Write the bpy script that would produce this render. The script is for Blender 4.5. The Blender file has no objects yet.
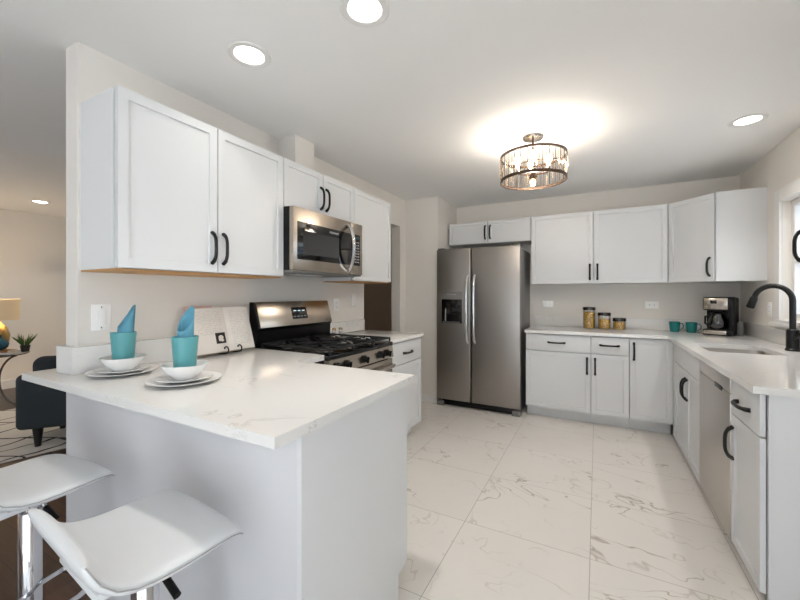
import bpy, bmesh, math, random
from mathutils import Vector, Matrix
random.seed(7)
PI = math.pi
SC = bpy.context.scene
COL = SC.collection

# ------------------------------------------------------------------ camera, world, exposure
cam_data = bpy.data.cameras.new('camera')
cam = bpy.data.objects.new('camera', cam_data)
COL.objects.link(cam)
cam.location = (2.0599, -0.7778, 1.2793)
cam.rotation_euler = (PI/2, 0, 0.4909)
cam_data.sensor_width = 36.0
cam_data.lens = 36.0*368.4878/800
cam_data.shift_y = -(300-293.7084)/800
cam_data.clip_start = 0.05
SC.camera = cam

world = bpy.data.worlds.new('world')
SC.world = world
world.use_nodes = True
wb = world.node_tree.nodes['Background']
wb.inputs[0].default_value = (0.80, 0.90, 1.0, 1)
wb.inputs[1].default_value = 1.7

XR = 3.274
def area(name, loc, rot, sx, sy, power, color=(1, 1, 1), portal=False, spread=None):
    d = bpy.data.lights.new(name, 'AREA')
    d.shape = 'RECTANGLE'; d.size = sx; d.size_y = sy
    d.energy = power; d.color = color
    if portal: d.cycles.is_portal = True
    if spread: d.spread = spread
    o = bpy.data.objects.new(name, d); COL.objects.link(o)
    o.location = loc; o.rotation_euler = rot
    return o
def disc_light(name, loc, r, power, color):
    d = bpy.data.lights.new(name, 'AREA'); d.shape = 'DISK'; d.size = 2*r
    d.energy = power; d.color = color; d.spread = 1.9
    o = bpy.data.objects.new(name, d); COL.objects.link(o); o.location = loc
    return o
def point(name, loc, r, power, color):
    d = bpy.data.lights.new(name, 'POINT'); d.shadow_soft_size = r
    d.energy = power; d.color = color
    o = bpy.data.objects.new(name, d); COL.objects.link(o); o.location = loc
    return o
# daylight portals: patio doors behind the camera, kitchen window
area('patio_portal', (2.07, -3.52, 1.08), (-PI/2, 0, 0), 2.0, 2.12, 1, portal=True)
area('window_portal', (3.40, 2.46, 1.53), (0, PI/2, 0), 0.9, 1.0, 1, portal=True)
# portals for the unseen side doors and the living window added for ambient light
area('side_door_portal', (XR+.14, -2.1, 1.08), (0, PI/2, 0), 2.1, 2.0, 1, portal=True)
area('living_portal', (-2.9, -3.52, 1.3), (-PI/2, 0, 0), 2.2, 1.6, 1, portal=True)

# sun added through the unseen patio doors behind the camera, for bounce: its patch on the pale floor lights the ceiling
sd = bpy.data.lights.new('bounce_sun', 'SUN'); sd.energy = 38; sd.angle = .01; sd.color = (.93, .97, 1)
so = bpy.data.objects.new('bounce_sun', sd); COL.objects.link(so)
so.rotation_euler = Vector((.12, .55, -.82)).to_track_quat('-Z', 'Y').to_euler()
SC.view_settings.view_transform = 'Standard'
SC.view_settings.look = 'None'
SC.view_settings.gamma = 1.0
SC.view_settings.use_curve_mapping = False
SC.view_settings.exposure = 1.06

# ------------------------------------------------------------------ materials
def lin(c):
    return tuple(((x/255)/12.92 if x/255 <= .04045 else ((x/255+.055)/1.055)**2.4) for x in c)+(1,)
MATS = {}
def mat(name, rgb, rough=.5, metal=0., bump=0., bscale=60, spec=None, emit=None, estr=0, noise=0., nscale=8, coat=0.):
    m = bpy.data.materials.new(name); m.use_nodes = True
    nt = m.node_tree; b = nt.nodes['Principled BSDF']
    b.inputs['Base Color'].default_value = lin(rgb)
    b.inputs['Roughness'].default_value = rough
    b.inputs['Metallic'].default_value = metal
    if spec is not None: b.inputs['Specular IOR Level'].default_value = spec
    if coat: b.inputs['Coat Weight'].default_value = coat
    if emit: b.inputs['Emission Color'].default_value = lin(emit); b.inputs['Emission Strength'].default_value = estr
    tc = nt.nodes.new('ShaderNodeTexCoord')
    if noise:
        n = nt.nodes.new('ShaderNodeTexNoise'); n.inputs['Scale'].default_value = nscale; n.inputs['Detail'].default_value = 4
        nt.links.new(tc.outputs['Object'], n.inputs['Vector'])
        mx = nt.nodes.new('ShaderNodeMix'); mx.data_type = 'RGBA'
        c = lin(rgb)
        mx.inputs['A'].default_value = tuple(x*(1-noise) for x in c[:3])+(1,)
        mx.inputs['B'].default_value = tuple(min(1, x*(1+noise)) for x in c[:3])+(1,)
        nt.links.new(n.outputs['Fac'], mx.inputs['Factor'])
        nt.links.new(mx.outputs['Result'], b.inputs['Base Color'])
    if bump:
        n = nt.nodes.new('ShaderNodeTexNoise'); n.inputs['Scale'].default_value = bscale; n.inputs['Detail'].default_value = 3
        nt.links.new(tc.outputs['Object'], n.inputs['Vector'])
        bp = nt.nodes.new('ShaderNodeBump'); bp.inputs['Strength'].default_value = bump; bp.inputs['Distance'].default_value = .002
        nt.links.new(n.outputs['Fac'], bp.inputs['Height']); nt.links.new(bp.outputs['Normal'], b.inputs['Normal'])
    MATS[name] = m
    return m

def brushed(name, rgb, rough=.3, axis=2, metal=1.):
    m = mat(name, rgb, rough, metal)
    nt = m.node_tree; b = nt.nodes['Principled BSDF']
    tc = nt.nodes.new('ShaderNodeTexCoord'); mp = nt.nodes.new('ShaderNodeMapping')
    s = [4, 4, 4]; 
    for k in range(3):
        if k != axis: s[k] = 3
    s[axis] = 600
    mp.inputs['Scale'].default_value = s
    n = nt.nodes.new('ShaderNodeTexNoise'); n.inputs['Scale'].default_value = 1; n.inputs['Detail'].default_value = 2
    nt.links.new(tc.outputs['Object'], mp.inputs['Vector']); nt.links.new(mp.outputs['Vector'], n.inputs['Vector'])
    mr = nt.nodes.new('ShaderNodeMapRange'); mr.inputs['To Min'].default_value = rough-.015; mr.inputs['To Max'].default_value = rough+.015
    nt.links.new(n.outputs['Fac'], mr.inputs['Value']); nt.links.new(mr.outputs['Result'], b.inputs['Roughness'])
    return m

def vein_nodes(nt, vec, scale, width, warp=1.2, cut=.50, det=5):
    """returns a socket that is 1 on thin broken veins"""
    n1 = nt.nodes.new('ShaderNodeTexNoise'); n1.inputs['Scale'].default_value = scale; n1.inputs['Detail'].default_value = det
    n1.inputs['Roughness'].default_value = .55; n1.inputs['Distortion'].default_value = warp
    nt.links.new(vec, n1.inputs['Vector'])
    a = nt.nodes.new('ShaderNodeMath'); a.operation = 'SUBTRACT'; a.inputs[1].default_value = .5
    nt.links.new(n1.outputs['Fac'], a.inputs[0])
    ab = nt.nodes.new('ShaderNodeMath'); ab.operation = 'ABSOLUTE'; nt.links.new(a.outputs[0], ab.inputs[0])
    mr = nt.nodes.new('ShaderNodeMapRange'); mr.inputs['From Min'].default_value = 0; mr.inputs['From Max'].default_value = width
    mr.inputs['To Min'].default_value = 1; mr.inputs['To Max'].default_value = 0
    nt.links.new(ab.outputs[0], mr.inputs['Value'])
    n2 = nt.nodes.new('ShaderNodeTexNoise'); n2.inputs['Scale'].default_value = scale*1.6; n2.inputs['Detail'].default_value = 2
    nt.links.new(vec, n2.inputs['Vector'])
    m2 = nt.nodes.new('ShaderNodeMapRange'); m2.inputs['From Min'].default_value = cut; m2.inputs['From Max'].default_value = cut+.16
    nt.links.new(n2.outputs['Fac'], m2.inputs['Value'])
    mu = nt.nodes.new('ShaderNodeMath'); mu.operation = 'MULTIPLY'
    nt.links.new(mr.outputs['Result'], mu.inputs[0]); nt.links.new(m2.outputs['Result'], mu.inputs[1])
    return mu.outputs[0]

def quartz_mat():
    m = mat('white_quartz', (231, 229, 226), .10)
    nt = m.node_tree; b = nt.nodes['Principled BSDF']
    tc = nt.nodes.new('ShaderNodeTexCoord')
    v = vein_nodes(nt, tc.outputs['Object'], 2.6, .012, 1.6)
    mx = nt.nodes.new('ShaderNodeMix'); mx.data_type = 'RGBA'
    mx.inputs['A'].default_value = lin((232, 230, 227)); mx.inputs['B'].default_value = lin((206, 203, 199))
    nt.links.new(v, mx.inputs['Factor']); nt.links.new(mx.outputs['Result'], b.inputs['Base Color'])
    return m

def tile_mat():
    m = mat('marble_floor_tile', (222, 214, 206), .22)
    nt = m.node_tree; b = nt.nodes['Principled BSDF']; L = nt.links.new
    tc = nt.nodes.new('ShaderNodeTexCoord'); sp = nt.nodes.new('ShaderNodeSeparateXYZ'); L(tc.outputs['Object'], sp.inputs[0])
    def mth(op, a, bv=None):
        n = nt.nodes.new('ShaderNodeMath'); n.operation = op
        for i, s in enumerate((a, bv)):
            if s is None: continue
            if isinstance(s, (int, float)): n.inputs[i].default_value = s
            else: L(s, n.inputs[i])
        return n.outputs[0]
    tx = mth('DIVIDE', mth('SUBTRACT', sp.outputs[0], 1.405), .625)
    ty = mth('DIVIDE', mth('SUBTRACT', sp.outputs[1], .638), .5835)
    ix, iy = mth('FLOOR', tx), mth('FLOOR', ty)
    fx, fy = mth('FRACT', tx), mth('FRACT', ty)
    ex = mth('MINIMUM', fx, mth('SUBTRACT', 1, fx)); ey = mth('MINIMUM', fy, mth('SUBTRACT', 1, fy))
    e = mth('MINIMUM', ex, ey)
    g = mth('LESS_THAN', e, .0030)
    cv = nt.nodes.new('ShaderNodeCombineXYZ'); L(ix, cv.inputs[0]); L(iy, cv.inputs[1])
    wn = nt.nodes.new('ShaderNodeTexWhiteNoise'); wn.noise_dimensions = '3D'; L(cv.outputs[0], wn.inputs['Vector'])
    vs = nt.nodes.new('ShaderNodeVectorMath'); vs.operation = 'MULTIPLY_ADD'
    L(wn.outputs['Color'], vs.inputs[0]); vs.inputs[1].default_value = (20, 20, 20); L(tc.outputs['Object'], vs.inputs[2])
    # veins run across the tile on a slant
    mp = nt.nodes.new('ShaderNodeMapping'); mp.inputs['Rotation'].default_value = (0, 0, .6); mp.inputs['Scale'].default_value = (1.0, 2.1, 1)
    L(vs.outputs[0], mp.inputs['Vector'])
    v1 = vein_nodes(nt, mp.outputs[0], 1.1, .0060, .5, .43, 4.2)
    v2 = vein_nodes(nt, vs.outputs[0], 2.4, .007, .5, .46, 3)
    vv = mth('MAXIMUM', v1, mth('MULTIPLY', v2, .5))
    cl = nt.nodes.new('ShaderNodeTexNoise'); cl.inputs['Scale'].default_value = 2.0; cl.inputs['Detail'].default_value = 4
    L(vs.outputs[0], cl.inputs['Vector'])
    m0 = nt.nodes.new('ShaderNodeMix'); m0.data_type = 'RGBA'
    m0.inputs['A'].default_value = lin((222, 217, 211)); m0.inputs['B'].default_value = lin((233, 229, 223)); L(cl.outputs['Fac'], m0.inputs['Factor'])
    m1 = nt.nodes.new('ShaderNodeMix'); m1.data_type = 'RGBA'
    L(m0.outputs['Result'], m1.inputs['A']); m1.inputs['B'].default_value = lin((158, 142, 128)); L(mth('MULTIPLY', vv, .75), m1.inputs['Factor'])
    m2 = nt.nodes.new('ShaderNodeMix'); m2.data_type = 'RGBA'
    L(m1.outputs['Result'], m2.inputs['A']); m2.inputs['B'].default_value = lin((172, 165, 157)); L(g, m2.inputs['Factor'])
    L(m2.outputs['Result'], b.inputs['Base Color'])
    mr = nt.nodes.new('ShaderNodeMapRange'); mr.inputs['To Min'].default_value = .24; mr.inputs['To Max'].default_value = .7; L(g, mr.inputs['Value'])
    L(mr.outputs['Result'], b.inputs['Roughness'])
    return m

def wood_mat():
    m = mat('dark_wood_floor', (70, 48, 34), .33)
    nt = m.node_tree; b = nt.nodes['Principled BSDF']; L = nt.links.new
    tc = nt.nodes.new('ShaderNodeTexCoord')
    br = nt.nodes.new('ShaderNodeTexBrick'); br.inputs['Scale'].default_value = 1
    br.inputs['Brick Width'].default_value = 1.2; br.inputs['Row Height'].default_value = .12; br.inputs['Mortar Size'].default_value = .0015
    br.inputs['Color1'].default_value = lin((98, 66, 44)); br.inputs['Color2'].default_value = lin((70, 46, 31)); br.inputs['Mortar'].default_value = lin((26, 17, 12))
    L(tc.outputs['Object'], br.inputs['Vector'])
    mp = nt.nodes.new('ShaderNodeMapping'); mp.inputs['Scale'].default_value = (2.5, 40, 1); L(tc.outputs['Object'], mp.inputs['Vector'])
    n = nt.nodes.new('ShaderNodeTexNoise'); n.inputs['Scale'].default_value = 1; n.inputs['Detail'].default_value = 5; L(mp.outputs[0], n.inputs['Vector'])
    mx = nt.nodes.new('ShaderNodeMix'); mx.data_type = 'RGBA'; mx.blend_type = 'MULTIPLY'; mx.inputs['Factor'].default_value = .7
    cr = nt.nodes.new('ShaderNodeValToRGB'); cr.color_ramp.elements[0].position = .35; cr.color_ramp.elements[0].color = (.45, .4, .36, 1); cr.color_ramp.elements[1].position = .7
    L(n.outputs['Fac'], cr.inputs[0]); L(br.outputs['Color'], mx.inputs['A']); L(cr.outputs[0], mx.inputs['B'])
    L(mx.outputs['Result'], b.inputs['Base Color'])
    return m

def rug_mat():
    m = mat('patterned_rug', (205, 198, 188), .95)
    nt = m.node_tree; b = nt.nodes['Principled BSDF']; L = nt.links.new
    tc = nt.nodes.new('ShaderNodeTexCoord'); acc = None
    def mth(op, a, bv=None):
        n = nt.nodes.new('ShaderNodeMath'); n.operation = op
        for i, s in enumerate((a, bv)):
            if s is None: continue
            if isinstance(s, (int, float)): n.inputs[i].default_value = s
            else: L(s, n.inputs[i])
        return n.outputs[0]
    nz = nt.nodes.new('ShaderNodeTexNoise'); nz.inputs['Scale'].default_value = 2.2; L(tc.outputs['Object'], nz.inputs['Vector'])
    for ang, wd, ph in ((.95, .35, .1), (-.35, .42, .3), (.25, .8, .55)):
        mp = nt.nodes.new('ShaderNodeMapping'); mp.inputs['Rotation'].default_value = (0, 0, ang); L(tc.outputs['Object'], mp.inputs['Vector'])
        sp = nt.nodes.new('ShaderNodeSeparateXYZ'); L(mp.outputs[0], sp.inputs[0])
        v = mth('ADD', mth('DIVIDE', sp.outputs[0], wd), mth('MULTIPLY', nz.outputs['Fac'], .6))
        fr = mth('FRACT', mth('ADD', v, ph))
        ln = mth('LESS_THAN', mth('ABSOLUTE', mth('SUBTRACT', fr, .5)), .030*.35/wd)
        acc = ln if acc is None else mth('MAXIMUM', acc, ln)
    mx = nt.nodes.new('ShaderNodeMix'); mx.data_type = 'RGBA'
    mx.inputs['A'].default_value = lin((206, 198, 188)); mx.inputs['B'].default_value = lin((62, 52, 46)); L(acc, mx.inputs['Factor'])
    L(mx.outputs['Result'], b.inputs['Base Color'])
    return m

def page_mat(name, tint, lines_z, cols):
    """printed page: rows of grey text between margins"""
    m = mat(name, tint, .7)
    nt = m.node_tree; b = nt.nodes['Principled BSDF']; L = nt.links.new
    tc = nt.nodes.new('ShaderNodeTexCoord'); mp = nt.nodes.new('ShaderNodeMapping'); mp.inputs['Scale'].default_value = (70, 1, 110)
    L(tc.outputs['Object'], mp.inputs['Vector'])
    n = nt.nodes.new('ShaderNodeTexNoise'); n.inputs['Scale'].default_value = 1.0; n.inputs['Detail'].default_value = 3; L(mp.outputs[0], n.inputs['Vector'])
    sp = nt.nodes.new('ShaderNodeSeparateXYZ'); L(tc.outputs['Object'], sp.inputs[0])
    def mth(op, a, bv=None):
        nn = nt.nodes.new('ShaderNodeMath'); nn.operation = op
        for i, s in enumerate((a, bv)):
            if s is None: continue
            if isinstance(s, (int, float)): nn.inputs[i].default_value = s
            else: L(s, nn.inputs[i])
        return nn.outputs[0]
    rows = mth('GREATER_THAN', mth('SINE', mth('MULTIPLY', sp.outputs[2], 2*PI/.0105)), .1)
    ink = mth('MULTIPLY', rows, mth('GREATER_THAN', n.outputs['Fac'], .47))
    lo, hi = lines_z
    ins = mth('MULTIPLY', mth('GREATER_THAN', sp.outputs[2], lo), mth('LESS_THAN', sp.outputs[2], hi))
    ins2 = mth('MULTIPLY', mth('GREATER_THAN', sp.outputs[0], cols[0]), mth('LESS_THAN', sp.outputs[0], cols[1]))
    f = mth('MULTIPLY', mth('MULTIPLY', ink, ins), mth('MULTIPLY', ins2, .22))
    mx = nt.nodes.new('ShaderNodeMix'); mx.data_type = 'RGBA'; mx.inputs['A'].default_value = lin(tint); mx.inputs['B'].default_value = lin((120, 116, 114))
    L(f, mx.inputs['Factor']); L(mx.outputs['Result'], b.inputs['Base Color'])
    return m

def glass_mat(name, tint=(255, 255, 255), fac=.12, rough=.02):
    m = bpy.data.materials.new(name); m.use_nodes = True; nt = m.node_tree
    for n in list(nt.nodes): nt.nodes.remove(n)
    o = nt.nodes.new('ShaderNodeOutputMaterial'); t = nt.nodes.new('ShaderNodeBsdfTransparent'); t.inputs[0].default_value = lin(tint)
    g = nt.nodes.new('ShaderNodeBsdfGlossy'); g.inputs['Roughness'].default_value = rough
    mx = nt.nodes.new('ShaderNodeMixShader'); lw = nt.nodes.new('ShaderNodeLayerWeight'); lw.inputs[0].default_value = .25
    ml = nt.nodes.new('ShaderNodeMath'); ml.operation = 'MULTIPLY_ADD'; ml.inputs[1].default_value = .5; ml.inputs[2].default_value = fac*.4
    nt.links.new(lw.outputs['Fresnel'], ml.inputs[0]); nt.links.new(ml.outputs[0], mx.inputs[0])
    nt.links.new(t.outputs[0], mx.inputs[1]); nt.links.new(g.outputs[0], mx.inputs[2]); nt.links.new(mx.outputs[0], o.inputs[0])
    MATS[name] = m
    return m

WALL = mat('greige_wall_paint', (231, 226, 219), .75, bump=.05, bscale=180)
CEIL = mat('ceiling_paint', (243, 242, 240), .85, bump=.05, bscale=150)
TRIM = mat('white_trim_paint', (232, 230, 227), .45)
CAB = mat('white_cabinet_paint', (221, 222, 223), .36)
GAPS = mat('cabinet_box_white', (226, 226, 226), .5)
WOODB = mat('natural_birch', (196, 148, 92), .55, noise=.12, nscale=20)
PENI = mat('painted_half_wall', (216, 215, 217), .6)
QTZ = quartz_mat()
TILE = tile_mat()
WOODF = wood_mat()
RUG = rug_mat()
STEEL = brushed('brushed_stainless', (158, 153, 148), .36, 2)
STEELH = brushed('brushed_stainless_warm', (190, 179, 166), .24, 2)
STEELD = brushed('dishwasher_stainless', (205, 200, 195), .40, 2)
CHROME = mat('polished_chrome', (215, 215, 218), .06, 1.)
SATIN = mat('satin_nickel', (190, 186, 180), .2, 1.)
BLACKM = mat('matte_black_metal', (22, 21, 21), .38, .3)
BLACKG = mat('black_gloss', (10, 10, 11), .07)
BLACKP = mat('black_plastic', (9, 9, 10), .35, spec=.3)
IRON = mat('cast_iron', (24, 23, 23), .5, bump=.2, bscale=220)
DGREY = mat('dark_grey_enamel', (112, 110, 108), .4)
GREYP = mat('grey_plastic', (122, 120, 118), .45)
DISP = mat('display_digits', (190, 205, 210), .4, emit=(190, 215, 225), estr=.8)
PRINT = mat('pale_print', (190, 190, 190), .5)
LEATH = mat('white_leatherette', (222, 223, 224), .38, bump=.08, bscale=240)
SEAM = mat('seam_thread', (168, 167, 165), .6)
PORC = mat('white_porcelain', (238, 237, 235), .14)
TEALG = mat('frosted_teal_glass', (120, 205, 210), .32, spec=.5)
TEALG.node_tree.nodes['Principled BSDF'].inputs['Transmission Weight'].default_value = .5
NAPK = mat('teal_cloth', (96, 156, 178), .85, bump=.2, bscale=300)
TEALM = mat('teal_glaze', (22, 118, 116), .22)
JARG = glass_mat('clear_jar_glass')
WING = glass_mat('window_glass')
def pasta_mat():
    m = mat('dry_pasta', (206, 150, 40), .6)
    nt = m.node_tree; b = nt.nodes['Principled BSDF']; tc = nt.nodes.new('ShaderNodeTexCoord')
    v = nt.nodes.new('ShaderNodeTexVoronoi'); v.inputs['Scale'].default_value = 75; nt.links.new(tc.outputs['Object'], v.inputs['Vector'])
    c = nt.nodes.new('ShaderNodeValToRGB'); e = c.color_ramp.elements
    e[0].position = .0; e[0].color = lin((250, 208, 84)); e[1].position = .85; e[1].color = lin((150, 96, 16))
    nt.links.new(v.outputs['Distance'], c.inputs[0]); nt.links.new(c.outputs[0], b.inputs['Base Color'])
    bp = nt.nodes.new('ShaderNodeBump'); bp.inputs['Strength'].default_value = .9; bp.inputs['Distance'].default_value = .004; bp.invert = True
    nt.links.new(v.outputs['Distance'], bp.inputs['Height']); nt.links.new(bp.outputs['Normal'], b.inputs['Normal'])
    return m
PASTA = pasta_mat()
LIDM = mat('dark_chrome_lid', (90, 86, 82), .2, 1.)
BRONZE = mat('bronze_metal', (84, 68, 57), .4, .8)
CRYST = glass_mat('ribbed_glass_rod', (250, 247, 243), .10, .05)
BULB = mat('bulb_glow', (255, 236, 205), .3, emit=(255, 214, 160), estr=9)
LEDD = mat('downlight_diffuser', (255, 255, 255), .4, emit=(255, 250, 242), estr=5)
SHADE = mat('linen_lamp_shade', (206, 192, 168), .9, bump=.5, bscale=200, emit=(255, 205, 140), estr=.09)
GOLD = mat('antique_gold', (176, 148, 98), .3, .8)
TEALV = mat('teal_vase_glaze', (14, 74, 96), .15)
VELV = mat('charcoal_velvet', (37, 43, 47), .8, noise=.15, nscale=5)
LEGW = mat('black_wood_leg', (20, 17, 16), .4)
LEAF = mat('dark_green_leaf', (58, 88, 34), .55)
POT = mat('dark_planter', (34, 32, 30), .5)
SMOKE = mat('smoked_glass_top', (40, 40, 42), .06)
BOOKA = mat('book_cover_cream', (190, 176, 150), .6)
BOOKB = mat('book_cover_brown', (140, 96, 52), .6)
BOOKW = mat('book_cover_white', (214, 212, 208), .6)
PAPER = mat('paper_edge', (226, 220, 208), .8)
PINK = mat('pink_page', (220, 178, 170), .7)
SIDING = mat('blue_grey_siding', (120, 132, 144), .8)
FAB = mat('outlet_plastic', (250, 249, 247), .3)
BRASS = mat('brass_cap', (176, 150, 110), .25, .9)
WATER = mat('steel_sink', (176, 170, 164), .3, .9)

# ------------------------------------------------------------------ mesh helpers
def bm_new(): return bmesh.new()
def box(bm, x0, x1, y0, y1, z0, z1, bev=0., seg=2):
    M = Matrix.Translation(((x0+x1)/2, (y0+y1)/2, (z0+z1)/2)) @ Matrix.Diagonal((x1-x0, y1-y0, z1-z0, 1))
    r = bmesh.ops.create_cube(bm, size=1, matrix=M)
    if bev:
        ed = list({e for v in r['verts'] for e in v.link_edges})
        bmesh.ops.bevel(bm, geom=ed, offset=bev, segments=seg, affect='EDGES', profile=.5)
    return r
def lathe(bm, prof, n=32, c=(0, 0, 0), cap=True):
    rings = []
    for r, z in prof:
        if r < 1e-6: rings.append([bm.verts.new((c[0], c[1], c[2]+z))])
        else: rings.append([bm.verts.new((c[0]+r*math.cos(2*PI*i/n), c[1]+r*math.sin(2*PI*i/n), c[2]+z)) for i in range(n)])
    for a, b in zip(rings, rings[1:]):
        for i in range(n):
            j = (i+1) % n
            if len(a) == 1 and len(b) == 1: break
            if len(a) == 1: bm.faces.new((a[0], b[j], b[i]))
            elif len(b) == 1: bm.faces.new((a[i], a[j], b[0]))
            else: bm.faces.new((a[i], a[j], b[j], b[i]))
    if cap:
        if len(rings[0]) > 1: bm.faces.new(rings[0][::-1])
        if len(rings[-1]) > 1: bm.faces.new(rings[-1])
def sweep(bm, pts, rad, n=8, sx=1., sy=1., up=None, closed=False):
    """tube along pts; rad number or list; sx/sy squash the section"""
    pts = [Vector(p) for p in pts]; m = len(pts)
    if not isinstance(rad, (list, tuple)): rad = [rad]*m
    rings = []; prev = None
    for i, p in enumerate(pts):
        if closed: t = pts[(i+1) % m]-pts[i-1]
        else: t = pts[min(i+1, m-1)]-pts[max(i-1, 0)]
        t.normalize()
        if up is not None: u = Vector(up)
        elif prev is not None: u = prev
        else: u = Vector((0, 0, 1)) if abs(t.z) < .9 else Vector((1, 0, 0))
        a = (u-t*u.dot(t)); a.normalize(); prev = a
        b = t.cross(a)
        rings.append([bm.verts.new(p+a*(rad[i]*sx*math.cos(2*PI*k/n+PI/n))+b*(rad[i]*sy*math.sin(2*PI*k/n+PI/n))) for k in range(n)])
    prs = list(zip(rings, rings[1:]))
    if closed: prs.append((rings[-1], rings[0]))
    for a, b in prs:
        for k in range(n):
            l = (k+1) % n
            bm.faces.new((a[k], a[l], b[l], b[k]))
    if not closed:
        bm.faces.new(rings[0][::-1]); bm.faces.new(rings[-1])
def poly(bm, outer, z0, z1, holes=()):
    """extruded polygon with holes"""
    vs_all = []; eds = []
    for loop in (outer,)+tuple(holes):
        vs = [bm.verts.new((p[0], p[1], z0)) for p in loop]; vs_all += vs
        for i in range(len(vs)): eds.append(bm.edges.new((vs[i], vs[(i+1) % len(vs)])))
    r = bmesh.ops.triangle_fill(bm, use_beauty=True, use_dissolve=False, edges=eds)
    fs = [g for g in r['geom'] if isinstance(g, bmesh.types.BMFace)]
    e = bmesh.ops.extrude_face_region(bm, geom=fs)
    vv = [g for g in e['geom'] if isinstance(g, bmesh.types.BMVert)]
    bmesh.ops.translate(bm, verts=vv, vec=(0, 0, z1-z0))
def panel_door(bm, x0, x1, z0, z1, y0, t=.020, rail=.058, rec=.010):
    """shaker door: slab with inset recessed panel; front at y0 looking to -y"""
    r = box(bm, x0, x1, y0, y0+t, z0, z1)
    bm.normal_update()
    fs = {f for v in r['verts'] for f in v.link_faces}
    fr = [f for f in fs if f.normal.y < -.9]
    bmesh.ops.inset_region(bm, faces=fr, thickness=rail, depth=0)
    bmesh.ops.inset_region(bm, faces=fr, thickness=.002, depth=-rec)
def obj(name, bm, m, parent=None, loc=None, rot=None, smooth=40):
    bmesh.ops.recalc_face_normals(bm, faces=bm.faces[:])
    me = bpy.data.meshes.new(name); bm.to_mesh(me); bm.free()
    me.materials.append(m)
    if smooth:
        me.shade_smooth(); me.set_sharp_from_angle(angle=math.radians(smooth))
    o = bpy.data.objects.new(name, me); COL.objects.link(o)
    if parent: o.parent = parent
    if loc: o.location = loc
    if rot: o.rotation_euler = rot
    return o
def tag(o, label, cat, group=None):
    o['label'] = label; o['category'] = cat
    if group: o['group'] = group
    return o
def thing(name, label, cat, loc=(0, 0, 0), rz=0, group=None):
    o = bpy.data.objects.new(name, None); COL.objects.link(o)
    o.empty_display_size = .1
    o.location = loc; o.rotation_euler = (0, 0, rz)
    return tag(o, label, cat, group)
def struct(name, bm, m, smooth=0):
    o = obj(name, bm, m, smooth=smooth); o['kind'] = 'structure'
    return o
def dup(root, loc, rz, label, group=None):
    r = root.copy(); COL.objects.link(r); r.location = loc; r.rotation_euler = (0, 0, rz); r['label'] = label
    if group: r['group'] = group
    for ch in list(root.children):
        c = ch.copy(); COL.objects.link(c); c.parent = r
        for g in list(ch.children):
            d = g.copy(); COL.objects.link(d); d.parent = c
    return r
def qbox(name, m, parent, x0, x1, y0, y1, z0, z1, bev=0.):
    bm = bm_new(); box(bm, x0, x1, y0, y1, z0, z1, bev)
    return obj(name, bm, m, parent)
def text_mesh(name, body, size, m, parent, loc, rot, align='CENTER'):
    c = bpy.data.curves.new(name, 'FONT'); c.body = body; c.size = size; c.extrude = .0004; c.align_x = align; c.align_y = 'CENTER'
    t = bpy.data.objects.new(name, c); COL.objects.link(t)
    dg = bpy.context.evaluated_depsgraph_get()
    me = bpy.data.meshes.new_from_object(t.evaluated_get(dg)); bpy.data.objects.remove(t)
    me.name = name; me.materials.clear(); me.materials.append(m)
    o = bpy.data.objects.new(name, me); COL.objects.link(o); o.parent = parent; o.location = loc; o.rotation_euler = rot
    return o

# ------------------------------------------------------------------ room shell
CH = 2.4147
XR, YB = 3.274, 3.883
XA, YA = .418, 3.219       # bump beside the fridge alcove
XL, YN = -4.95, -3.5
YLIV = 2.15
bm = bm_new(); poly(bm, [(-.114, 0), (1.42, 0), (1.42, -1.3), (1.0, -1.3), (1.0, YN-.2), (XR+.2, YN-.2), (XR+.2, YB+.2), (-.114, YB+.2)], -.1, 0); struct('floor', bm, TILE)  # unseen pale tile behind the camera is added to bounce light upward
bm = bm_new(); poly(bm, [(XL-.2, YN-.2), (1.0, YN-.2), (1.0, -1.3), (1.42, -1.3), (1.42, 0), (-.114, 0), (-.114, YLIV+.1), (XL-.2, YLIV+.1)], -.1, 0); struct('floor', bm, WOODF)
bm = bm_new(); box(bm, -1.6, -.114, YLIV+.1, YB+.2, -.1, 0); struct('floor', bm, WOODF)
bm = bm_new(); box(bm, XL-.2, XR+.2, YN-.2, YB+.2, CH, CH+.1); struct('ceiling', bm, CEIL)
# left kitchen wall with the doorway
bm = bm_new()
box(bm, -.114, 0, 0.0, .06, .915, CH); box(bm, -.114, 0, .06, 2.31, 0, CH)
box(bm, -.114, 0, 2.31, 3.0755, 2.076, CH); box(bm, -.114, 0, 3.0755, YA+.004, 0, CH)
bmesh.ops.remove_doubles(bm, verts=bm.verts[:], dist=.0005)
struct('wall_left', bm, WALL)
bm = bm_new(); poly(bm, [(-.114, YA), (XA, YA), (XA, YB), (XR+.12, YB), (XR+.12, YB+.12), (-.114, YB+.12)], 0, CH); struct('wall_back', bm, WALL)
# right wall with window opening
WY0, WY1, WZ0, WZ1 = 1.95, 2.975, 1.085, 1.965
bm = bm_new()
box(bm, XR, XR+.12, YN, -3.15, 0, CH); box(bm, XR, XR+.12, -3.15, -1.05, 2.14, CH); box(bm, XR, XR+.12, -1.05, WY0, 0, CH); box(bm, XR, XR+.12, WY1, YB, 0, CH)
box(bm, XR, XR+.12, WY0, WY1, 0, WZ0); box(bm, XR, XR+.12, WY0, WY1, WZ1, CH)
struct('wall_right', bm, WALL)
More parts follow.
